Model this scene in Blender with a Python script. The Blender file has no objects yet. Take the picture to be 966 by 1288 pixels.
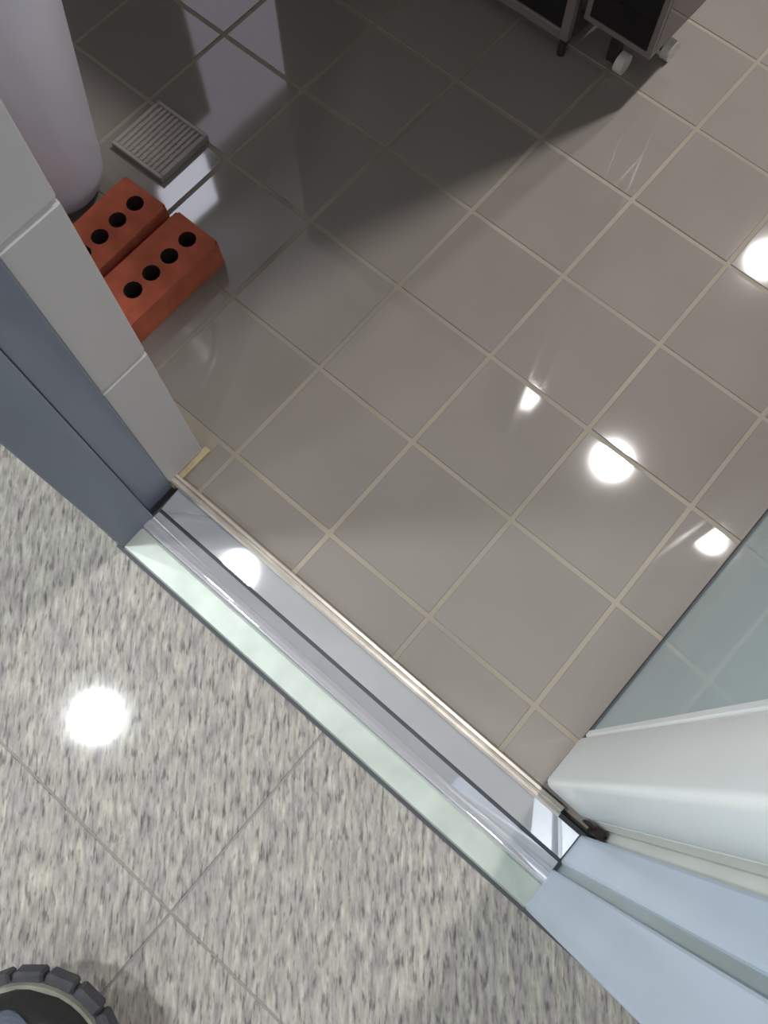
import bpy, bmesh, math, random
from mathutils import Vector, Matrix
random.seed(7)
sc = bpy.context.scene
R = math.radians

# ------------------------------------------------------------------ camera, world, exposure
# world axes: X runs along the door sill, Y into the tiled room, Z up; camera held 1 m above the sill
cam_d = bpy.data.cameras.new('camera')
cam = bpy.data.objects.new('camera', cam_d)
sc.collection.objects.link(cam)
cam.location = (0, 0, 1.0)
cam.rotation_euler = (R(17.0), 0, R(40.57))
cam_d.sensor_fit = 'VERTICAL'
cam_d.sensor_height = 36.0
cam_d.lens = 1050 / 1288 * 36.0
cam_d.clip_start = 0.02
sc.camera = cam

sc.view_settings.view_transform = 'Standard'
sc.view_settings.look = 'None'
sc.view_settings.gamma = 1.0
sc.view_settings.use_curve_mapping = False
sc.view_settings.exposure = 0.0

world = bpy.data.worlds.new('world')
sc.world = world
world.use_nodes = True
world.node_tree.nodes['Background'].inputs[0].default_value = (0.8, 0.85, 1, 1)
world.node_tree.nodes['Background'].inputs[1].default_value = 0.05

LAMP_Z = 2.6
# x, y, radius, watts, colour of each round ceiling lamp, added fill lamps included
INT_LAMPS = [(-0.08, 1.71, 0.072, 46, (1.0, 0.95, 0.92)), (-0.13, 3.07, 0.072, 40, (1.0, 0.95, 0.92))]
COR_LAMPS = [(-1.05, -0.63, 0.078, 36, (0.93, 0.98, 1.0)), (1.75, -0.63, 0.105, 8, (0.93, 0.98, 1.0)),  # the second lamp is unseen, added as extra fill
             (-1.05, -2.02, 0.105, 16, (0.93, 0.98, 1.0)), (0.55, -2.02, 0.105, 12, (0.93, 0.98, 1.0)),  # both unseen, added to brighten the granite
             (-2.40, -0.63, 0.078, 38, (0.93, 0.98, 1.0))]  # unseen, added to brighten the door stile and right jamb
WINDOW_LIGHT = 1.3       # frosted daylight window at the far left of the tiled room
WALL_LIGHT = 6.5         # small frosted wall light beside it


# ------------------------------------------------------------------ helpers
def link(o, parent=None):
    sc.collection.objects.link(o)
    if parent is not None:
        o.parent = parent
    return o


def tag(o, label=None, cat=None, group=None, kind=None):
    if label: o['label'] = label
    if cat: o['category'] = cat
    if group: o['group'] = group
    if kind: o['kind'] = kind
    return o


def empty(name, loc=(0, 0, 0), rz=0.0, parent=None):
    o = bpy.data.objects.new(name, None)
    o.empty_display_size = 0.05
    o.location = loc
    o.rotation_euler = (0, 0, rz)
    return link(o, parent)


def obj(name, bm, mat, parent=None, smooth=False, loc=None):
    me = bpy.data.meshes.new(name)
    bmesh.ops.recalc_face_normals(bm, faces=bm.faces)
    bm.to_mesh(me)
    bm.free()
    me.materials.append(mat)
    if smooth:
        for p in me.polygons:
            p.use_smooth = True
        try:
            me.set_sharp_from_angle(angle=R(40))
        except Exception:
            pass
    o = bpy.data.objects.new(name, me)
    if loc: o.location = loc
    return link(o, parent)


def share(name, src, parent=None, loc=None, rz=0):
    o = src.copy()
    o.name = name
    sc.collection.objects.link(o)
    o.parent = parent
    if loc: o.location = loc
    o.rotation_euler = (0, 0, rz)
    return o


def box(bm, x0, x1, y0, y1, z0, z1, bev=0.0, seg=1):
    r = bmesh.ops.create_cube(bm, size=1)
    vs = r['verts']
    for v in vs:
        v.co = Vector((x0 + (v.co.x + .5) * (x1 - x0), y0 + (v.co.y + .5) * (y1 - y0), z0 + (v.co.z + .5) * (z1 - z0)))
    if bev > 0:
        es = set()
        for v in vs:
            es.update(v.link_edges)
        bmesh.ops.bevel(bm, geom=list(es), offset=bev, segments=seg, affect='EDGES', profile=0.5)
    return bm


def bx(*a, **k):
    return box(bmesh.new(), *a, **k)


def cyl(bm, c, r, depth, axis='Z', seg=20, r2=None):
    m = Matrix.Translation(c)
    if axis == 'X': m = m @ Matrix.Rotation(R(90), 4, 'Y')
    if axis == 'Y': m = m @ Matrix.Rotation(R(90), 4, 'X')
    bmesh.ops.create_cone(bm, cap_ends=True, segments=seg, radius1=r, radius2=r if r2 is None else r2, depth=depth, matrix=m)
    return bm


def lathe(bm, prof, seg=32, cx=0, cy=0, close=False):
    rings = []
    for (r, z) in prof:
        rings.append([bm.verts.new((cx + r * math.cos(2 * math.pi * i / seg), cy + r * math.sin(2 * math.pi * i / seg), z)) for i in range(seg)])
    pairs = list(zip(rings, rings[1:])) + ([(rings[-1], rings[0])] if close else [])
    for a, b in pairs:
        for i in range(seg):
            j = (i + 1) % seg
            bm.faces.new((a[i], a[j], b[j], b[i]))
    return rings


def prism_x(bm, prof, x0, x1):
    """closed (y, z) outline swept along X"""
    a = [bm.verts.new((x0, y, z)) for y, z in prof]
    b = [bm.verts.new((x1, y, z)) for y, z in prof]
    n = len(prof)
    for i in range(n):
        j = (i + 1) % n
        bm.faces.new((a[i], a[j], b[j], b[i]))
    bm.faces.new(a)
    bm.faces.new(list(reversed(b)))
    return bm


def prism_z(bm, prof, z0, z1):
    a = [bm.verts.new((x, y, z0)) for x, y in prof]
    b = [bm.verts.new((x, y, z1)) for x, y in prof]
    n = len(prof)
    for i in range(n):
        j = (i + 1) % n
        bm.faces.new((a[i], a[j], b[j], b[i]))
    bm.faces.new(list(reversed(a)))
    bm.faces.new(b)
    return bm


# ------------------------------------------------------------------ materials
def lin(c):
    return tuple(((v / 255) / 12.92 if v / 255 <= 0.04045 else (((v / 255) + 0.055) / 1.055) ** 2.4) for v in c) + (1.0,)


def mat(name, col, rough=0.5, metal=0.0, ior=1.5, var=0.08, scale=8.0, bump=0.0, bscale=60.0, coat=0.0, stretch=None, rvar=0.0):
    """principled surface whose colour wanders a little with a noise field"""
    m = bpy.data.materials.new(name)
    m.use_nodes = True
    nt = m.node_tree
    b = nt.nodes['Principled BSDF']
    b.inputs['Roughness'].default_value = rough
    b.inputs['Metallic'].default_value = metal
    b.inputs['IOR'].default_value = ior
    b.inputs['Coat Weight'].default_value = coat
    b.inputs['Coat Roughness'].default_value = 0.03
    c = lin(col)
    tc = nt.nodes.new('ShaderNodeTexCoord')
    mp = nt.nodes.new('ShaderNodeMapping')
    if stretch: mp.inputs['Scale'].default_value = stretch
    nt.links.new(tc.outputs['Object'], mp.inputs['Vector'])
    nz = nt.nodes.new('ShaderNodeTexNoise')
    nz.inputs['Scale'].default_value = scale
    nz.inputs['Detail'].default_value = 5
    nt.links.new(mp.outputs['Vector'], nz.inputs['Vector'])
    rp = nt.nodes.new('ShaderNodeValToRGB')
    rp.color_ramp.elements[0].position = 0.3
    rp.color_ramp.elements[1].position = 0.7
    rp.color_ramp.elements[0].color = tuple(v * (1 - var) for v in c[:3]) + (1,)
    rp.color_ramp.elements[1].color = tuple(min(1, v * (1 + var)) for v in c[:3]) + (1,)
    nt.links.new(nz.outputs['Fac'], rp.inputs['Fac'])
    nt.links.new(rp.outputs['Color'], b.inputs['Base Color'])
    if rvar:
        mr = nt.nodes.new('ShaderNodeMapRange')
        mr.inputs['From Min'].default_value = 0.3
        mr.inputs['From Max'].default_value = 0.7
        mr.inputs['To Min'].default_value = max(0.0, rough - rvar)
        mr.inputs['To Max'].default_value = rough + rvar
        nt.links.new(nz.outputs['Fac'], mr.inputs['Value'])
        nt.links.new(mr.outputs['Result'], b.inputs['Roughness'])
    if bump:
        n2 = nt.nodes.new('ShaderNodeTexNoise')
        n2.inputs['Scale'].default_value = bscale
        n2.inputs['Detail'].default_value = 4
        nt.links.new(mp.outputs['Vector'], n2.inputs['Vector'])
        bp = nt.nodes.new('ShaderNodeBump')
        bp.inputs['Strength'].default_value = bump
        bp.inputs['Distance'].default_value = 0.002
        nt.links.new(n2.outputs['Fac'], bp.inputs['Height'])
        nt.links.new(bp.outputs['Normal'], b.inputs['Normal'])
    return m


def emit(name, col, strength):
    m = bpy.data.materials.new(name)
    m.use_nodes = True
    nt = m.node_tree
    nt.nodes.remove(nt.nodes['Principled BSDF'])
    e = nt.nodes.new('ShaderNodeEmission')
    e.inputs[0].default_value = tuple(col) + (1,)
    e.inputs[1].default_value = strength
    nt.links.new(e.outputs[0], nt.nodes['Material Output'].inputs[0])
    return m


def granite():
    """pale grey granite: fine elongated flecks of dark, buff and white mineral under a polish"""
    m = bpy.data.materials.new('granite')
    m.use_nodes = True
    nt = m.node_tree
    L = nt.links.new
    b = nt.nodes['Principled BSDF']
    b.inputs['Roughness'].default_value = 0.06
    b.inputs['IOR'].default_value = 1.5
    geo = nt.nodes.new('ShaderNodeNewGeometry')
    mp = nt.nodes.new('ShaderNodeMapping')
    mp.vector_type = 'TEXTURE'
    mp.inputs['Rotation'].default_value = (0, 0, R(40.57))   # the bedding runs one way through the stone
    mp.inputs['Scale'].default_value = (1.0, 5.0, 1.0)
    L(geo.outputs['Position'], mp.inputs['Vector'])
    def noise(scale, detail, rough=0.55):
        n = nt.nodes.new('ShaderNodeTexNoise')
        n.inputs['Scale'].default_value = scale
        n.inputs['Detail'].default_value = detail
        n.inputs['Roughness'].default_value = rough
        L(mp.outputs['Vector'], n.inputs['Vector'])
        return n
    def ramp(src, stops):
        r = nt.nodes.new('ShaderNodeValToRGB')
        e = r.color_ramp.elements
        while len(e) < len(stops): e.new(0.5)
        for k, (p, c) in enumerate(stops):
            e[k].position = p
            e[k].color = lin(c)
        L(src, r.inputs['Fac'])
        return r
    def mix(fac, a, c, mode='MIX'):
        x = nt.nodes.new('ShaderNodeMix')
        x.data_type = 'RGBA'
        x.blend_type = mode
        if isinstance(fac, float): x.inputs['Factor'].default_value = fac
        else: L(fac, x.inputs['Factor'])
        L(a, x.inputs['A']); L(c, x.inputs['B'])
        return x.outputs['Result']
    base = ramp(noise(190, 4).outputs['Fac'], [(0.33, (124, 122, 122)), (0.47, (147, 145, 141)), (0.56, (157, 155, 150)), (0.70, (176, 174, 168))])
    flecks = ramp(noise(240, 2).outputs['Fac'], [(0.28, (140, 142, 148)), (0.38, (205, 205, 207)), (0.45, (255, 255, 255))])
    tint = ramp(noise(60, 3).outputs['Fac'], [(0.38, (240, 235, 239)), (0.6, (255, 254, 248))])
    c = mix(0.8, base.outputs['Color'], flecks.outputs['Color'], 'MULTIPLY')
    c = mix(1.0, c, tint.outputs['Color'], 'MULTIPLY')
    L(c, b.inputs['Base Color'])
    return m


M = {}
M['tile_floor'] = mat('polished_grey_tile', (132, 126, 121), rough=0.045, ior=1.62, var=0.05, scale=5, bump=0.0)
M['grout'] = mat('buff_grout', (136, 129, 116), rough=0.6, var=0.26, scale=3.2)
M['granite'] = granite()
M['granite_joint'] = mat('granite_joint_filler', (120, 118, 114), rough=0.7)
M['wall_tile'] = mat('glazed_wall_tile', (190, 185, 186), rough=0.18, var=0.03, scale=4)
M['wall_grout'] = mat('pale_wall_grout', (196, 190, 186), rough=0.8)
M['wall_grout_buff'] = mat('buff_wall_grout', (176, 160, 130), rough=0.85, var=0.2, scale=40)
M['wall'] = mat('painted_wall', (174, 172, 168), rough=0.75, var=0.03, scale=3)
M['ceiling'] = mat('ceiling_paint', (222, 221, 218), rough=0.85, var=0.02)
M['frame_grey'] = mat('grey_powder_coat', (112, 119, 134), rough=0.42, var=0.04, scale=12)
M['groove'] = mat('shaded_groove_coat', (150, 162, 164), rough=0.5)
M['seam_and_shade'] = mat('dark_seam_and_shade', (58, 62, 68), rough=0.6)  # seam colour, also used for strips that paint in shade
M['frame_white'] = mat('pale_blue_white_coat', (186, 200, 216), rough=0.35, var=0.03, scale=10)
M['stile'] = mat('pale_door_stile', (246, 252, 252), rough=0.32, var=0.03, scale=9)
M['stile_edge'] = mat('door_edge_enamel', (226, 228, 222), rough=0.4, var=0.06, scale=9)
M['door_glass'] = mat('teal_backed_glass', (186, 210, 214), rough=0.03, ior=1.5, var=0.05, scale=6)
M['sill'] = mat('brushed_threshold_metal', (206, 207, 212), rough=0.022, metal=0.62, var=0.05, scale=8)
M['sill_edge'] = mat('worn_threshold_edge', (168, 176, 169), rough=0.42, metal=0.2, var=0.12, scale=26)
M['sill_lip'] = mat('threshold_lip', (190, 184, 176), rough=0.35, metal=0.6, var=0.2, scale=30)
M['dark'] = mat('dark_recess', (38, 36, 34), rough=0.7)
M['rust'] = mat('dark_hinge_steel', (46, 40, 38), rough=0.5, metal=0.6, var=0.3, scale=60)
M['brick'] = mat('fired_red_clay', (184, 94, 68), rough=0.85, var=0.2, scale=30, bump=0.6, bscale=160)
M['brick_hole_shade'] = mat('shaded_hole_clay', (44, 24, 20), rough=0.95, var=0.3, scale=40)  # darkness of the deep holes painted into their walls
M['grate'] = mat('cloudy_grate_plastic', (150, 142, 136), rough=0.3, var=0.1, scale=30)
M['bin'] = mat('white_bin_plastic', (222, 220, 232), rough=0.35, var=0.03)
M['black_gloss'] = mat('black_gloss_panel', (22, 20, 22), rough=0.05, ior=1.55, var=0.1)
M['purple_gloss'] = mat('plum_side_panel', (66, 54, 62), rough=0.04, ior=1.7, var=0.06)
M['cab_frame'] = mat('grey_cabinet_frame', (120, 112, 108), rough=0.4, var=0.06)
M['cab_dark'] = mat('charcoal_cabinet_steel', (44, 42, 42), rough=0.5)
M['cab_white'] = mat('white_laminate', (222, 220, 226), rough=0.4, var=0.02)
M['caster'] = mat('cloudy_white_caster', (205, 200, 196), rough=0.3)
M['rubber'] = mat('boot_sole_rubber', (54, 55, 60), rough=0.75, var=0.25, scale=60, bump=0.4, bscale=200)
M['welt'] = mat('grimy_welt', (122, 122, 112), rough=0.7, var=0.25, scale=50)
M['leather'] = mat('scuffed_black_leather', (21, 21, 22), rough=0.5, var=0.5, scale=35, bump=0.35, bscale=220)
M['leather_blue'] = mat('navy_leather', (54, 62, 78), rough=0.45, var=0.35, scale=24, bump=0.35, bscale=180)
M['lace'] = mat('dark_lace', (28, 28, 32), rough=0.8)
M['trim_ring'] = mat('white_lamp_ring', (230, 230, 228), rough=0.4)


def clear_glass():
    m = bpy.data.materials.new('clear_glass')
    m.use_nodes = True
    nt = m.node_tree
    nt.nodes.remove(nt.nodes['Principled BSDF'])
    t = nt.nodes.new('ShaderNodeBsdfTransparent')
    t.inputs[0].default_value = (0.93, 0.91, 0.92, 1)
    g = nt.nodes.new('ShaderNodeBsdfGlossy')
    g.inputs['Roughness'].default_value = 0.03
    f = nt.nodes.new('ShaderNodeFresnel')
    f.inputs['IOR'].default_value = 1.6
    x = nt.nodes.new('ShaderNodeMixShader')
    nt.links.new(f.outputs[0], x.inputs[0])
    nt.links.new(t.outputs[0], x.inputs[1])
    nt.links.new(g.outputs[0], x.inputs[2])
    nt.links.new(x.outputs[0], nt.nodes['Material Output'].inputs[0])
    return m


M['glass'] = clear_glass()

# ------------------------------------------------------------------ room shell
IX0, IX1, IY1 = -2.4, 2.0, 4.3      # tiled room
CX0, CX1, CY0 = -3.3, 2.6, -2.4     # corridor
YW0, YW1 = -0.012, 0.143            # dividing wall
TOP = 2.62
JL, JR = -0.411, 0.211              # faces of the two jambs

floor = obj('floor', bx(IX0, IX1, YW1 - 0.045, IY1, -0.06, -0.0012), M['grout'])
tag(floor, 'glossy grey square floor tiles with buff grout inside the room', 'floor', kind='structure')
floor2 = obj('floor', bx(CX0, CX1, CY0, YW0, -0.06, -0.0012), M['granite_joint'])
tag(floor2, 'speckled grey granite slabs in front of the doorway', 'floor', kind='structure')

c1 = obj('ceiling', bx(IX0, IX1, YW1, IY1, TOP, TOP + 0.06), M['ceiling'])
tag(c1, 'white ceiling over the tiled room', 'ceiling', kind='structure')
c2 = obj('ceiling', bx(CX0, CX1, CY0, YW1, TOP, TOP + 0.06), M['ceiling'])
tag(c2, 'white ceiling over the granite corridor', 'ceiling', kind='structure')


def wall(name, bm, label, m=None):
    return tag(obj(name, bm, m or M['wall']), label, 'wall', kind='structure')


WY0, WY1, WZ0, WZ1 = 1.50, 2.25, 1.15, 2.32      # window opening in the left wall of the tiled room
wl = bmesh.new()
box(wl, IX0 - 0.1, IX0, YW1, WY0, -0.06, TOP + 0.06)
box(wl, IX0 - 0.1, IX0, WY1, IY1, -0.06, TOP + 0.06)
box(wl, IX0 - 0.1, IX0, WY0, WY1, -0.06, WZ0)
box(wl, IX0 - 0.1, IX0, WY0, WY1, WZ1, TOP + 0.06)
wall('wall_left', wl, 'painted left wall of the tiled room holding a frosted window')
wall('wall_left', bx(CX0 - 0.1, CX0, CY0, YW1, -0.06, TOP + 0.06), 'painted wall closing the left end of the corridor')
win = empty('window_1', (IX0, (WY0 + WY1) / 2, WZ0))
tag(win, 'frosted daylight window mirrored as a pale band in the tiles', 'window', kind='structure')
hw, hh = (WY1 - WY0) / 2, WZ1 - WZ0
wfm = bmesh.new()
for (a, b, c, g) in ((-hw, hw, 0, .03), (-hw, hw, hh - .03, hh), (-hw, -hw + .03, .03, hh - .03), (hw - .03, hw, .03, hh - .03)):
    box(wfm, -0.07, -0.02, a, b, c, g)
obj('window_frame', wfm, M['cab_white'], win)
obj('pane', bx(-0.055, -0.045, -hw + .03, hw - .03, .03, hh - .03), emit('daylit_frosted_pane', (0.86, 0.86, 1.0), WINDOW_LIGHT), win)
wall('wall_right', bx(IX1, IX1 + 0.1, YW1, IY1, -0.06, TOP + 0.06), 'painted right wall of the tiled room')
wall('wall_corridor', bx(CX1, CX1 + 0.1, CY0, YW1, -0.06, TOP + 0.06), 'painted wall closing the right end of the corridor')
wall('wall_far', bx(IX0 - 0.1, IX1 + 0.1, IY1, IY1 + 0.1, -0.06, TOP + 0.06), 'painted wall at the back of the tiled room')
wall('wall_back', bx(CX0 - 0.1, CX1 + 0.1, CY0 - 0.1, CY0, -0.06, TOP + 0.06), 'painted corridor wall behind the viewer')

wf = bmesh.new()
box(wf, CX0, JL - 0.030, YW0, YW1 - 0.006, -0.06, TOP)
box(wf, JR + 0.06, CX1, YW0, YW1, -0.06, TOP)
box(wf, JL - 0.030, JR + 0.06, YW0, YW1, 2.12, TOP)
wallf = wall('wall_front', wf, 'thick wall holding the doorway, tiled on the inside reveal')

# glazed tiles on the left reveal and a buff grout bead at their foot
zs = [0.006, 0.27, 0.498, 0.726, 0.954, 1.182, 1.41, 1.638, 1.866, 2.094]
for a, b in zip(zs, zs[1:]):
    obj('wall_tile', bx(JL - 0.030, JL - 0.015, 0.083, YW1, a + 0.0022, b - 0.0022, bev=0.0018), M['wall_tile'], wallf)
obj('grout_bed', bx(JL - 0.030, JL - 0.0168, 0.084, YW1 - 0.002, 0.0, 2.12), M['wall_grout'], wallf)
bd = bmesh.new()
prism_x(bd, [(0.083, 0.0), (0.150, 0.0), (0.150, 0.004), (0.146, 0.007), (0.083, 0.007)], JL - 0.017, JL - 0.008)
obj('grout_bead', bd, M['wall_grout_buff'], wallf)
# inside face of the wall left of the door: the same tiles, one course deep
for i in range(4):
    x1 = JL - 0.030 - i * 0.302
    for a, b in zip(zs, zs[1:]):
        obj('wall_tile', bx(x1 - 0.30, x1, YW1 - 0.006, YW1 + 0.001, a + 0.0022, b - 0.0022, bev=0.0015), M['wall_tile'], wallf)

# floor tiles of the room: 161 mm grid measured off the photograph
P = 0.161
GX, GY = -0.0715, 0.167
proto = None
gap = 0.0032
rest = bmesh.new()
n_t = 0
cells = []
for i in range(-20, 13):
    for j in range(0, 26):
        x0, y0 = GX + i * P, GY + j * P
        if x0 < IX0 + 0.01 or x0 + P > IX1 or y0 + P > IY1: continue
        cells.append(((x0 + P / 2 + 0.35) ** 2 + (y0 + P / 2 - 0.5) ** 2, x0, y0))
cells.sort()
for k, (d, x0, y0) in enumerate(cells):
    if k < 250:
        if proto is None:
            proto = obj('floor_tile', bx(-P / 2 + gap, P / 2 - gap, -P / 2 + gap, P / 2 - gap, -0.012, 0.0, bev=0.0007), M['tile_floor'], floor, loc=(x0 + P / 2, y0 + P / 2, 0))
        else:
            share('floor_tile', proto, floor, (x0 + P / 2, y0 + P / 2, random.uniform(-0.0003, 0.0002)))
    else:
        box(rest, x0 + gap, x0 + P - gap, y0 + gap, y0 + P - gap, -0.012, 0.0)
tag(obj('distant_tiles', rest, M['tile_floor'], floor), kind='stuff')
for i in range(-3, 3):                       # cut tiles between the sill and the first full row
    x0 = max(GX + i * P, JL - 0.012)
    x1 = GX + (i + 1) * P
    obj('floor_tile', bx(x0 + gap, x1 - gap, 0.102, GY - gap, -0.012, 0.0, bev=0.0007), M['tile_floor'], floor)

# granite slabs of the corridor
GS = 0.60
for i in range(-6, 5):
    for j in range(-5, 1):
        x0, x1 = -0.078 + i * GS, -0.078 + (i + 1) * GS
        y1 = -0.267 + j * GS + GS if j < 0 else YW0
        y0 = -0.267 + (j - 1) * GS + GS if j < 0 else -0.267
        if j < 0: y1 = -0.267 + (j + 1) * GS; y0 = y1 - GS
        x0, x1 = max(x0, CX0), min(x1, CX1)
        y0 = max(y0, CY0)
        if x1 - x0 < 0.02 or y1 - y0 < 0.02: continue
        obj('granite_slab', bx(x0 + 0.0012, x1 - 0.0012, y0 + 0.0012, y1 - (0.0012 if j < 0 else 0.001), -0.02, 0.0, bev=0.0008), M['granite'], floor2)

# ------------------------------------------------------------------ door frame, sill and door leaf
door = empty('door_1', (0, 0, 0))
tag(door, 'open glazed door with grey left jamb, pale right jamb and metal threshold', 'door', kind='structure')

# threshold: flat outer strip, bright ridge, grooved plate sloping down to the corridor, raised inner lip
th = obj('threshold', prism_x(bmesh.new(), [(-0.012, -0.02), (-0.012, 0.003), (-0.009, 0.005), (0.0490, 0.0058), (0.0495, -0.001), (0.0530, -0.001), (0.0535, 0.0062), (0.086, 0.0114), (0.086, -0.02)], JL, JR), M['sill'], door)
tag(th, 'polished metal threshold plate between the jambs')
obj('outer_strip', prism_x(bmesh.new(), [(-0.0125, 0.002), (-0.010, 0.0066), (0.018, 0.0078), (0.021, 0.005), (0.021, 0.0), (-0.0125, 0.0)], JL, JR), M['sill_edge'], th)
obj('groove_shade_strip', prism_x(bmesh.new(), [(0.0492, -0.002), (0.0533, -0.002), (0.0533, 0.0035), (0.0492, 0.0035)], JL, JR), M['seam_and_shade'], th)  # dark strip painting the shade inside the groove
obj('ridge', prism_x(bmesh.new(), [(0.0215, 0.004), (0.0225, 0.0078), (0.026, 0.0098), (0.034, 0.0085), (0.035, 0.005)], JL, JR), M['sill'], th, smooth=True)
obj('lip', prism_x(bmesh.new(), [(0.0855, -0.01), (0.0855, 0.0140), (0.088, 0.0155), (0.091, 0.0140), (0.0915, 0.0110), (0.094, 0.0110), (0.0950, 0.0135), (0.0985, 0.0120), (0.1005, -0.01)], JL - 0.018, JR - 0.03), M['sill_lip'], th)
obj('edge_shadow_strip', prism_x(bmesh.new(), [(-0.0165, -0.001), (-0.0165, 0.0015), (-0.012, 0.003), (-0.012, -0.001)], JL - 0.01, JR + 0.2), M['seam_and_shade'], th)  # thin dark strip standing in for the shadow line along the outer edge

# left jamb: broad outer band, dark seam, recessed stop
jl = obj('jamb', bx(JL - 0.030, JL, YW0, 0.040, 0.0, 2.12, bev=0.0015), M['frame_grey'], door)
tag(jl, 'grey left jamb')
obj('stop', bx(JL - 0.030, JL - 0.012, 0.0415, 0.083, 0.0, 2.12, bev=0.001), M['frame_grey'], jl)
obj('seam', bx(JL - 0.030, JL - 0.016, 0.039, 0.043, 0.0, 2.12), M['seam_and_shade'], jl)
# right jamb: two flat bands with a round groove between them
jr = obj('jamb', bx(JR, JR + 0.06, YW0, 0.040, 0.0, 2.12, bev=0.003, seg=2), M['frame_white'], door)
tag(jr, 'pale blue-white right jamb')
obj('stop', bx(JR + 0.002, JR + 0.06, 0.050, 0.0895, 0.0, 2.12, bev=0.004, seg=2), M['frame_white'], jr)
obj('groove', bx(JR + 0.006, JR + 0.06, 0.038, 0.052, 0.0, 2.12), M['groove'], jr)
obj('rebate', bx(JR + 0.020, JR + 0.06, 0.0890, YW1, 0.0, 2.12), M['stile_edge'], jr)
obj('lintel', bx(JL - 0.03, JR + 0.06, YW0, 0.09, 2.075, 2.12, bev=0.002), M['frame_grey'], door)

# leaf swung inwards just past a right angle
leaf = empty('leaf', (0.147, 0.104, 0.012), -R(1.6), door)
LT = 0.060      # thickness
LW = 0.62
LH = 2.04
obj('stile', bx(0, LT, 0.0, 0.070, 0.0, LH, bev=0.008, seg=3), M['stile'], leaf, smooth=True)
obj('edge_plate', bx(LT + 0.001, LT + 0.020, 0.004, 0.050, 0.0, LH, bev=0.003), M['stile_edge'], leaf)
obj('bead', bx(0.003, LT - 0.003, 0.071, 0.081, 0.0, LH, bev=0.002), M['stile'], leaf)
obj('glass_panel', bx(0.006, LT - 0.006, 0.081, LW - 0.07, 0.004, LH - 0.08), M['door_glass'], leaf)
obj('stile', bx(0, LT, LW - 0.07, LW, 0.0, LH, bev=0.006, seg=2), M['stile'], leaf, smooth=True)
obj('rail', bx(0.002, LT - 0.002, 0.072, LW - 0.072, LH - 0.08, LH, bev=0.004), M['stile'], leaf)
obj('door_gap_shade', bx(0.004, LT - 0.004, 0.004, LW - 0.004, -0.0095, 0.003), M['seam_and_shade'], leaf)  # dark filler painting the shade of the gap under the leaf
for z in (0.004, 1.0, 1.85):
    h = bmesh.new()
    cyl(h, (LT + 0.012, -0.0045, z + 0.016), 0.0058, 0.034, seg=14)
    box(h, LT - 0.004, LT + 0.022, -0.0035, -0.001, z + 0.004, z + 0.026)
    obj('hinge', h, M['rust'], leaf)

# ------------------------------------------------------------------ red perforated bricks on the tiles
def brick_mesh():
    W, Ln, H = 0.077, 0.200, 0.046
    bm = bmesh.new()
    hr = 0.0122
    N = 12
    centres = [(0.003, 0.0765 - 0.0335 * (3 - k)) for k in range(4)]
    # top and bottom faces with holes: rectangles round each hole, bridged to a 12-gon
    ys = [-Ln / 2] + [(centres[k][1] + centres[k + 1][1]) / 2 for k in range(3)] + [Ln / 2]
    def rect_loop(y0, y1):
        # 12 points: 4 corners and 2 per side, starting at +x, going round
        pts = []
        for a in range(N):
            t = 2 * math.pi * (a + 0.5) / N
            c, s = math.cos(t), math.sin(t)
            m = max(abs(c), abs(s))
            u, v = c / m, s / m
            pts.append((u * W / 2, (y0 + y1) / 2 + v * (y1 - y0) / 2))
        # snap the points nearest the corners onto them
        for sx in (-1, 1):
            for sy in (-1, 1):
                cx, cy = sx * W / 2, (y0 + y1) / 2 + sy * (y1 - y0) / 2
                k = min(range(N), key=lambda q: (pts[q][0] - cx) ** 2 + (pts[q][1] - cy) ** 2)
                pts[k] = (cx, cy)
        return pts
    for k, (cx, cy) in enumerate(centres):
        outer = rect_loop(ys[k], ys[k + 1])
        rr = hr * random.uniform(0.93, 1.06)
        inner = [(cx + rr * math.cos(2 * math.pi * (a + 0.5) / N), cy + rr * math.sin(2 * math.pi * (a + 0.5) / N)) for a in range(N)]
        lv = {}
        for z in (0, H):
            lv[z] = ([bm.verts.new((x, y, z)) for x, y in outer], [bm.verts.new((x, y, z)) for x, y in inner])
            for a in range(N):
                b = (a + 1) % N
                bm.faces.new((lv[z][0][a], lv[z][0][b], lv[z][1][b], lv[z][1][a]))
        for a in range(N):
            b = (a + 1) % N
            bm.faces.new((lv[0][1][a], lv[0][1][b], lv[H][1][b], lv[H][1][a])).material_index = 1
    # outer sides
    p = {}
    for z in (0, H):
        p[z] = [bm.verts.new((x, y, z)) for x, y in ((-W / 2, -Ln / 2), (W / 2, -Ln / 2), (W / 2, Ln / 2), (-W / 2, Ln / 2))]
    for a in range(4):
        b = (a + 1) % 4
        bm.faces.new((p[0][a], p[0][b], p[H][b], p[H][a]))
    bmesh.ops.remove_doubles(bm, verts=bm.verts, dist=0.0004)
    bm.normal_update()
    be = [e for e in bm.edges if all(abs(v.co.x) > W / 2 - .001 or abs(v.co.y) > Ln / 2 - .001 for v in e.verts)
          and len(e.link_faces) == 2 and e.calc_face_angle(0) > 1.0]
    bmesh.ops.bevel(bm, geom=be, offset=0.0035, segments=2, affect='EDGES')
    return bm


br = obj('brick', brick_mesh(), M['brick'], loc=(-0.637, 0.2625, 0.0005))
br.data.materials.append(M['brick_hole_shade'])
tag(br, 'red clay brick nearer the doorway with four round holes, on grey tiles', 'brick', 'perforated red bricks on the tiles')
br2 = br.copy()
br2.data = br.data.copy()
sc.collection.objects.link(br2)
br2.location = (-0.728, 0.257, 0.0005)
br2.rotation_euler = (0, 0, R(1.5))
tag(br2, 'red clay brick lying behind the other one, partly hidden by wall end', 'brick', 'perforated red bricks on the tiles')

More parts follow.
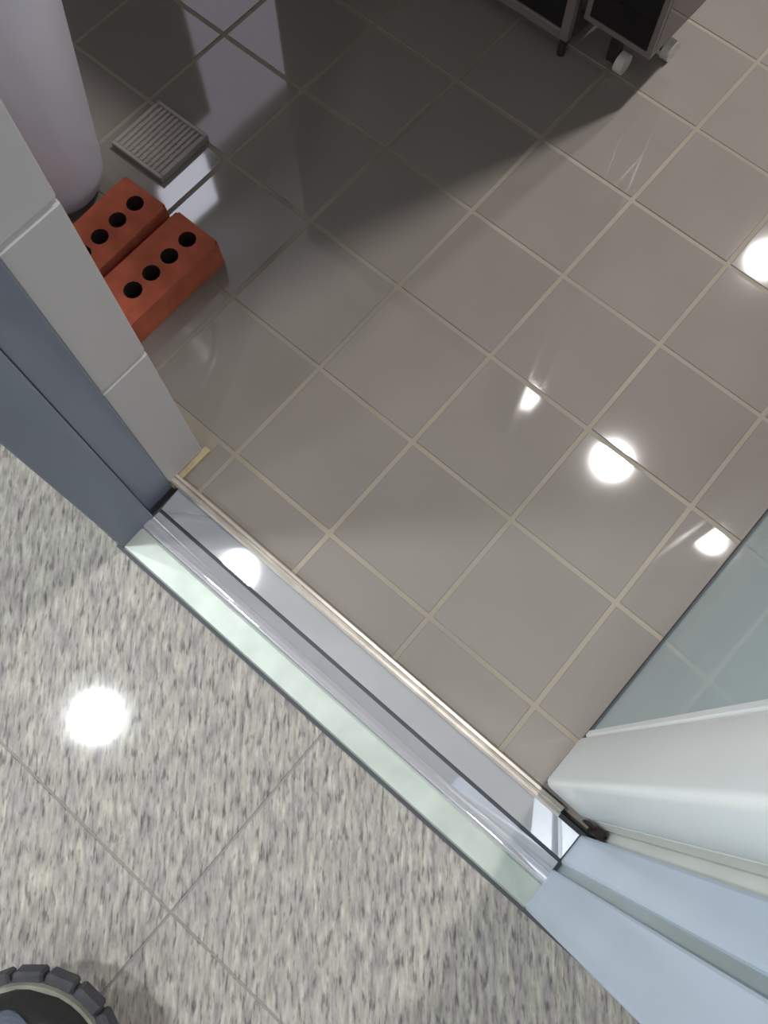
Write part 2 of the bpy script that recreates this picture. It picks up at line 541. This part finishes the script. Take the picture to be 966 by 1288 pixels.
# ------------------------------------------------------------------ plastic drain grate lying behind the bricks
gr = empty('drain_grate', (-0.806, 0.446, 0.0), R(1))
tag(gr, 'square grey ribbed plastic drain grate lying on tiles behind the bricks', 'drain grate')
fr = bmesh.new()
S = 0.049
for (x0, x1, y0, y1) in ((-S, S, -S, -S + .006), (-S, S, S - .006, S), (-S, -S + .006, -S + .006, S - .006), (S - .006, S, -S + .006, S - .006)):
    box(fr, x0, x1, y0, y1, 0.0, 0.011, bev=0.001)
obj('rim', fr, M['grate'], gr)
obj('base_plate', bx(-S + .005, S - .005, -S + .005, S - .005, 0.0, 0.0078), M['grate'], gr)
bar0 = None
for k in range(10):
    x = -S + 0.0125 + k * (2 * S - 0.025) / 9
    if bar0 is None:
        bar0 = obj('bar', bx(-0.0022, 0.0022, -S + .006, S - .006, 0.004, 0.0105, bev=0.0008), M['grate'], gr, loc=(x, 0, 0))
    else:
        share('bar', bar0, gr, (x, 0, 0))
cb = bmesh.new()
for k in range(7):
    y = -S + 0.016 + k * (2 * S - 0.032) / 6
    box(cb, -S + .006, S - .006, y - 0.0013, y + 0.0013, 0.004, 0.0088)
obj('cross_ribs', cb, M['grate'], gr)

# ------------------------------------------------------------------ white flared bin behind the wall end
bn = empty('plastic_bin', (-0.891, 0.302, 0.0))
tag(bn, 'white flared plastic bin behind the tiled wall end, beside the bricks', 'bin')
bb = bmesh.new()
prof = [(0.0, 0.004), (0.070, 0.004), (0.085, 0.008), (0.094, 0.020), (0.098, 0.040), (0.162, 0.45), (0.168, 0.452), (0.168, 0.46), (0.158, 0.46), (0.094, 0.045), (0.080, 0.016), (0.0, 0.014)]
prof = [(max(r, 0.0005), z) for r, z in prof]
lathe(bb, prof, 40)
for v in bb.verts:
    v.co.y *= 0.82
obj('body', bb, M['bin'], bn, smooth=True)
fb = bmesh.new()
lathe(fb, [(0.060, 0.0), (0.078, 0.0), (0.080, 0.005), (0.060, 0.005)], 40, close=True)
for v in fb.verts:
    v.co.y *= 0.82
obj('foot_ring', fb, M['bin'], bn, smooth=True)

# ------------------------------------------------------------------ cabinets at the top of the picture
def caster(parent, x, y, top, r=0.015):
    c = bmesh.new()
    box(c, x - 0.020, x + 0.006, y - 0.010, y + 0.010, top - 0.006, top, bev=0.001)
    box(c, x - 0.018, x - 0.002, y - 0.008, y + 0.008, 0.012, top - 0.004, bev=0.001)
    f = obj('caster', c, M['cab_dark'], parent)
    w = bmesh.new()
    cyl(w, (x + 0.007, y, r), r, 0.014, 'X', 20)
    obj('wheel', w, M['caster'], f, smooth=True)


def cabinet(x0, x1, y0, y1, z0, z1, label, body, front, frame, side=None):
    cx, cy = (x0 + x1) / 2, (y0 + y1) / 2
    t = empty('cabinet', (cx, cy, 0))
    tag(t, label, 'cabinet')
    w, d = (x1 - x0) / 2, (y1 - y0) / 2
    obj('carcass', bx(-w, w, -d + 0.012, d, z0, z1, bev=0.002), body, t)
    f = bmesh.new()
    e = 0.014
    for (a, b, c, g) in ((-w, -w + e, z0, z1), (w - e, w, z0, z1), (-w + e, w - e, z0, z0 + e), (-w + e, w - e, z1 - e, z1)):
        box(f, a, b, -d, -d + 0.014, c, g, bev=0.001)
    obj('front_frame', f, frame, t)
    dr = obj('door_panel', bx(-w + e, w - e, -d + 0.004, -d + 0.0125, z0 + e, z1 - e), front, t)
    obj('handle', bx(w - 0.06, w - 0.045, -d - 0.020, -d + 0.006, z0 + 0.5 * (z1 - z0), z0 + 0.5 * (z1 - z0) + 0.14, bev=0.003), frame, dr)
    if side:
        obj('side_panel', bx(w - 0.0005, w + 0.003, -d + 0.016, d - 0.002, z0 + 0.004, z1 - 0.004), side, t)
    for sx in (-1, 1):
        for sy in (-1, 1):
            l = bmesh.new()
            cyl(l, (sx * (w - 0.008), sy * (d - 0.008), z0 / 2), 0.006, z0, seg=12)
            obj('foot', l, M['cab_dark'], t)
    return t


cabinet(-1.09, -0.458, 0.945, 1.30, 0.030, 1.03, 'wide black cabinet with grey front frame, left of the slim castered stand', M['cab_dark'], M['black_gloss'], M['cab_frame'], M['purple_gloss'])
cb2 = cabinet(-0.43, 0.43, -0.185, 0.185, 0.030, 1.55, 'tall black cabinet against the left wall, mirrored dark in the tiles beside bricks', M['cab_dark'], M['black_gloss'], M['cab_frame'])
cb2.location = (IX0 + 0.20, 0.93, 0)
cb2.rotation_euler = (0, 0, R(90))

# slim stand on casters: black box base, glass case above
tx0, tx1, ty0, ty1 = -0.443, -0.330, 0.950, 1.100
tw = empty('display_stand', ((tx0 + tx1) / 2, (ty0 + ty1) / 2, 0))
tag(tw, 'slim black-panelled display stand with grey frame on small pale casters', 'display stand')
w, d = (tx1 - tx0) / 2, (ty1 - ty0) / 2
Z0, Z1, Z2 = 0.078, 0.24, 1.30
obj('base_box', bx(-w + 0.002, w - 0.002, -d + 0.004, d - 0.002, Z0, Z1), M['cab_dark'], tw)
obj('front_panel', bx(-w + 0.008, w - 0.008, -d + 0.0005, -d + 0.004, Z0 + 0.009, Z1 - 0.006), M['black_gloss'], tw)
obj('side_panel', bx(w - 0.002, w + 0.0005, -d + 0.008, d - 0.008, Z0 + 0.008, Z1 - 0.006), M['purple_gloss'], tw)
for sx in (-1, 1):
    for sy in (-1, 1):
        xx = sx * (w - 0.004); yy = sy * (d - 0.004)
        obj('post', bx(xx - 0.004, xx + 0.004, yy - 0.004, yy + 0.004, Z0, Z2), M['cab_frame'], tw)
for zz in (Z0, Z1, Z2 - 0.008):
    for sy in (-1, 1):
        yy = sy * (d - 0.004)
        obj('rail', bx(-w + 0.008, w - 0.008, yy - 0.004, yy + 0.004, zz, zz + 0.008), M['cab_frame'], tw)
    for sx in (-1, 1):
        xx = sx * (w - 0.004)
        obj('rail', bx(xx - 0.004, xx + 0.004, -d + 0.008, d - 0.008, zz, zz + 0.008), M['cab_frame'], tw)
for (a, b, c, g) in ((w - 0.003, w - 0.0005, -d + 0.008, d - 0.008), (-w + 0.0005, -w + 0.003, -d + 0.008, d - 0.008), (-w + 0.008, w - 0.008, -d + 0.0005, -d + 0.003), (-w + 0.008, w - 0.008, d - 0.003, d - 0.0005)):
    obj('pane', bx(a, b, c, g, Z1 + 0.008, Z2 - 0.008), M['glass'], tw)
for cx, cy in ((0.000, -d + 0.034), (w - 0.018, d - 0.050), (-w + 0.018, d - 0.050)):
    caster(tw, cx, cy, Z0)

# ------------------------------------------------------------------ work boot, heel down and toe lifted
bt = empty('work_boot', (0.0917, -0.6384, 0.0), R(40.57))
bt.scale = (1.22, 1.22, 1.22)
tag(bt, 'black work boot with lugged sole and navy vamp stepping on the granite', 'boot')
PITCH = R(10)
BL = 0.30
def pose(o):
    o.rotation_euler = (PITCH, 0, 0)
    return o

def outline(grow=0.0, n=40):
    """sole outline, heel at y=0, toe at y=BL"""
    pts = []
    rt, rh = 0.076 + grow, 0.042 + grow
    yt, yh = BL - 0.076, 0.042
    for k in range(n + 1):
        a = math.pi * k / n
        pts.append((rt * math.cos(a), yt + rt * math.sin(a)))
    pts += [(-0.072 - grow, yt - 0.05), (-0.050 - grow, 0.11), (-0.042 - grow, 0.07)]
    for k in range(11):
        a = math.pi + math.pi * k / 10
        pts.append((rh * math.cos(a), yh + rh * math.sin(a)))
    pts += [(0.042 + grow, 0.07), (0.052 + grow, 0.11), (0.073 + grow, yt - 0.05)]
    return pts

sole = pose(obj('sole', prism_z(bmesh.new(), outline(-0.006), 0.008, 0.0275), M['rubber'], bt))
lugk = 0
for k in range(11):
    a = R(-15 + k * 21)
    cx, cy = 0.0715 * math.cos(a), BL - 0.076 + 0.0715 * math.sin(a)
    lb = bx(-0.0122, 0.0122, -0.0050, 0.0045, 0.010, 0.0285, bev=0.0022)
    bmesh.ops.rotate(lb, verts=lb.verts, cent=(0, 0, 0), matrix=Matrix.Rotation(a - math.pi / 2, 3, 'Z'))
    bmesh.ops.translate(lb, verts=lb.verts, vec=(cx, cy, 0))
    obj('lug', lb, M['rubber'], sole)
hl = bmesh.new()
prism_z(hl, [p for p in outline(-0.002) if p[1] < 0.09], 0.0, 0.006)
obj('heel', hl, M['rubber'], sole)
pose(obj('welt', prism_z(bmesh.new(), outline(-0.0070), 0.0275, 0.034), M['welt'], bt))


def upper(name, y0, y1, m, extra=0.0, curve=0.0, ny=14, na=32):
    """lofted upper: half-round sections that follow the foot; the front edge sweeps back by curve"""
    bm = bmesh.new()
    yt = BL - 0.076
    r = 0.0662 + extra
    def size(y):
        if y > yt:
            q = min(1.0, (y - yt) / r)
            hw = r * math.sqrt(max(0.0, 1 - q * q))
            h = 0.046 * math.sqrt(max(0.0, 1 - q ** 2.6)) + extra
        else:
            hw = 0.040 + (r - 0.040) * min(1, max(0, (y - 0.02) / (yt - 0.02))) ** 0.8
            h = 0.046 + (0.105 - 0.046) * min(1, (yt - y) / 0.14) ** 1.4 + extra
        if y < 0.045:
            hw *= math.sqrt(max(0.0, 1 - min(1, (0.045 - y) / 0.036) ** 2))
        return max(hw, 0.0006), max(h, 0.0006)
    rings = []
    for i in range(ny + 1):
        ring = []
        for a in range(na + 1):
            t = math.pi * a / na
            cx, sz = math.cos(t), math.sin(t)
            y = y0 + (y1 - curve * abs(cx) ** 2.2 - y0) * i / ny
            hw, h = size(y)
            ring.append(bm.verts.new((math.copysign(abs(cx) ** 0.8, cx) * hw, y, 0.034 + abs(sz) ** 0.85 * h)))
        rings.append(ring)
    for a, b in zip(rings, rings[1:]):
        for i in range(na):
            bm.faces.new((a[i], a[i + 1], b[i + 1], b[i]))
    bm.faces.new(rings[0])
    bm.faces.new(list(reversed(rings[-1])))
    return pose(obj(name, bm, m, bt, smooth=True))


upper('toe_cap', 0.205, BL - 0.0100, M['leather'], 0.0)
vp = upper('vamp', 0.10, 0.2865, M['leather_blue'], 0.0034, curve=0.08)
upper('heel_counter', 0.010, 0.105, M['leather'], 0.0)
sh = bmesh.new()
rings = lathe(sh, [(0.052, 0.10), (0.050, 0.15), (0.051, 0.20), (0.054, 0.245), (0.049, 0.246), (0.046, 0.20), (0.045, 0.11)], 24, close=True)
for v in sh.verts:
    v.co.y = 0.075 + v.co.y * 1.05
shaft = pose(obj('shaft', sh, M['leather'], bt, smooth=True))
for k in range(5):
    lc = bmesh.new()
    yk, zk = 0.195 - 0.022 * k, 0.108 + 0.008 * k
    cyl(lc, (0, yk, zk), 0.0028, 0.058, 'X', 8)
    pose(obj('lace', lc, M['lace'], bt))

# ------------------------------------------------------------------ ceiling lamps
def area(parent, size, watts, col, z, shape='DISK'):
    l = bpy.data.lights.new('lamp_light', 'AREA')
    l.shape = shape
    l.size = size
    l.energy = watts
    l.color = col
    o = bpy.data.objects.new('lamp_light', l)
    o.location = (0, 0, z)
    link(o, parent)


def ceiling_lamp(x, y, r, watts, col, label):
    t = empty('ceiling_light', (x, y, TOP))
    tag(t, label, 'ceiling light')
    b = bmesh.new()
    lathe(b, [(r, -0.012), (r + 0.004, -0.016), (r + 0.020, -0.006), (r + 0.022, 0.0), (r, 0.0)], 40, close=True)
    obj('ring', b, M['trim_ring'], t, smooth=True)
    d_ = bmesh.new()
    cyl(d_, (0, 0, -0.005), r, 0.008, seg=40)
    obj('diffuser', d_, emit('lamp_diffuser', col, 20.0), t)
    area(t, r * 2, watts, col, -0.0125)


ceiling_lamp(*INT_LAMPS[0], 'round white ceiling light above the tiles nearer the doorway')
ceiling_lamp(*INT_LAMPS[1], 'round white ceiling light deeper in the tiled room')
ceiling_lamp(*COR_LAMPS[0], 'round white ceiling light above the granite left of the doorway')
ceiling_lamp(*COR_LAMPS[1], 'added unseen round fill light above the granite right of the doorway')
ceiling_lamp(*COR_LAMPS[2], 'added unseen round fill light at the back of the corridor, left one')
ceiling_lamp(*COR_LAMPS[3], 'added unseen round fill light at the back of the corridor, right one')
ceiling_lamp(*COR_LAMPS[4], 'added unseen round fill light at the far left end of the corridor')
t = empty('wall_light', (IX0, 1.36, 2.32))
tag(t, 'square frosted wall light high beside the window, mirrored next to the bricks', 'wall light')
obj('back_plate', bx(0.0, 0.012, -0.16, 0.16, -0.18, 0.18, bev=0.003), M['trim_ring'], t)
obj('diffuser', bx(0.012, 0.05, -0.14, 0.14, -0.16, 0.16, bev=0.012, seg=2), emit('wall_light_diffuser', (0.86, 0.87, 1.0), WALL_LIGHT), t)
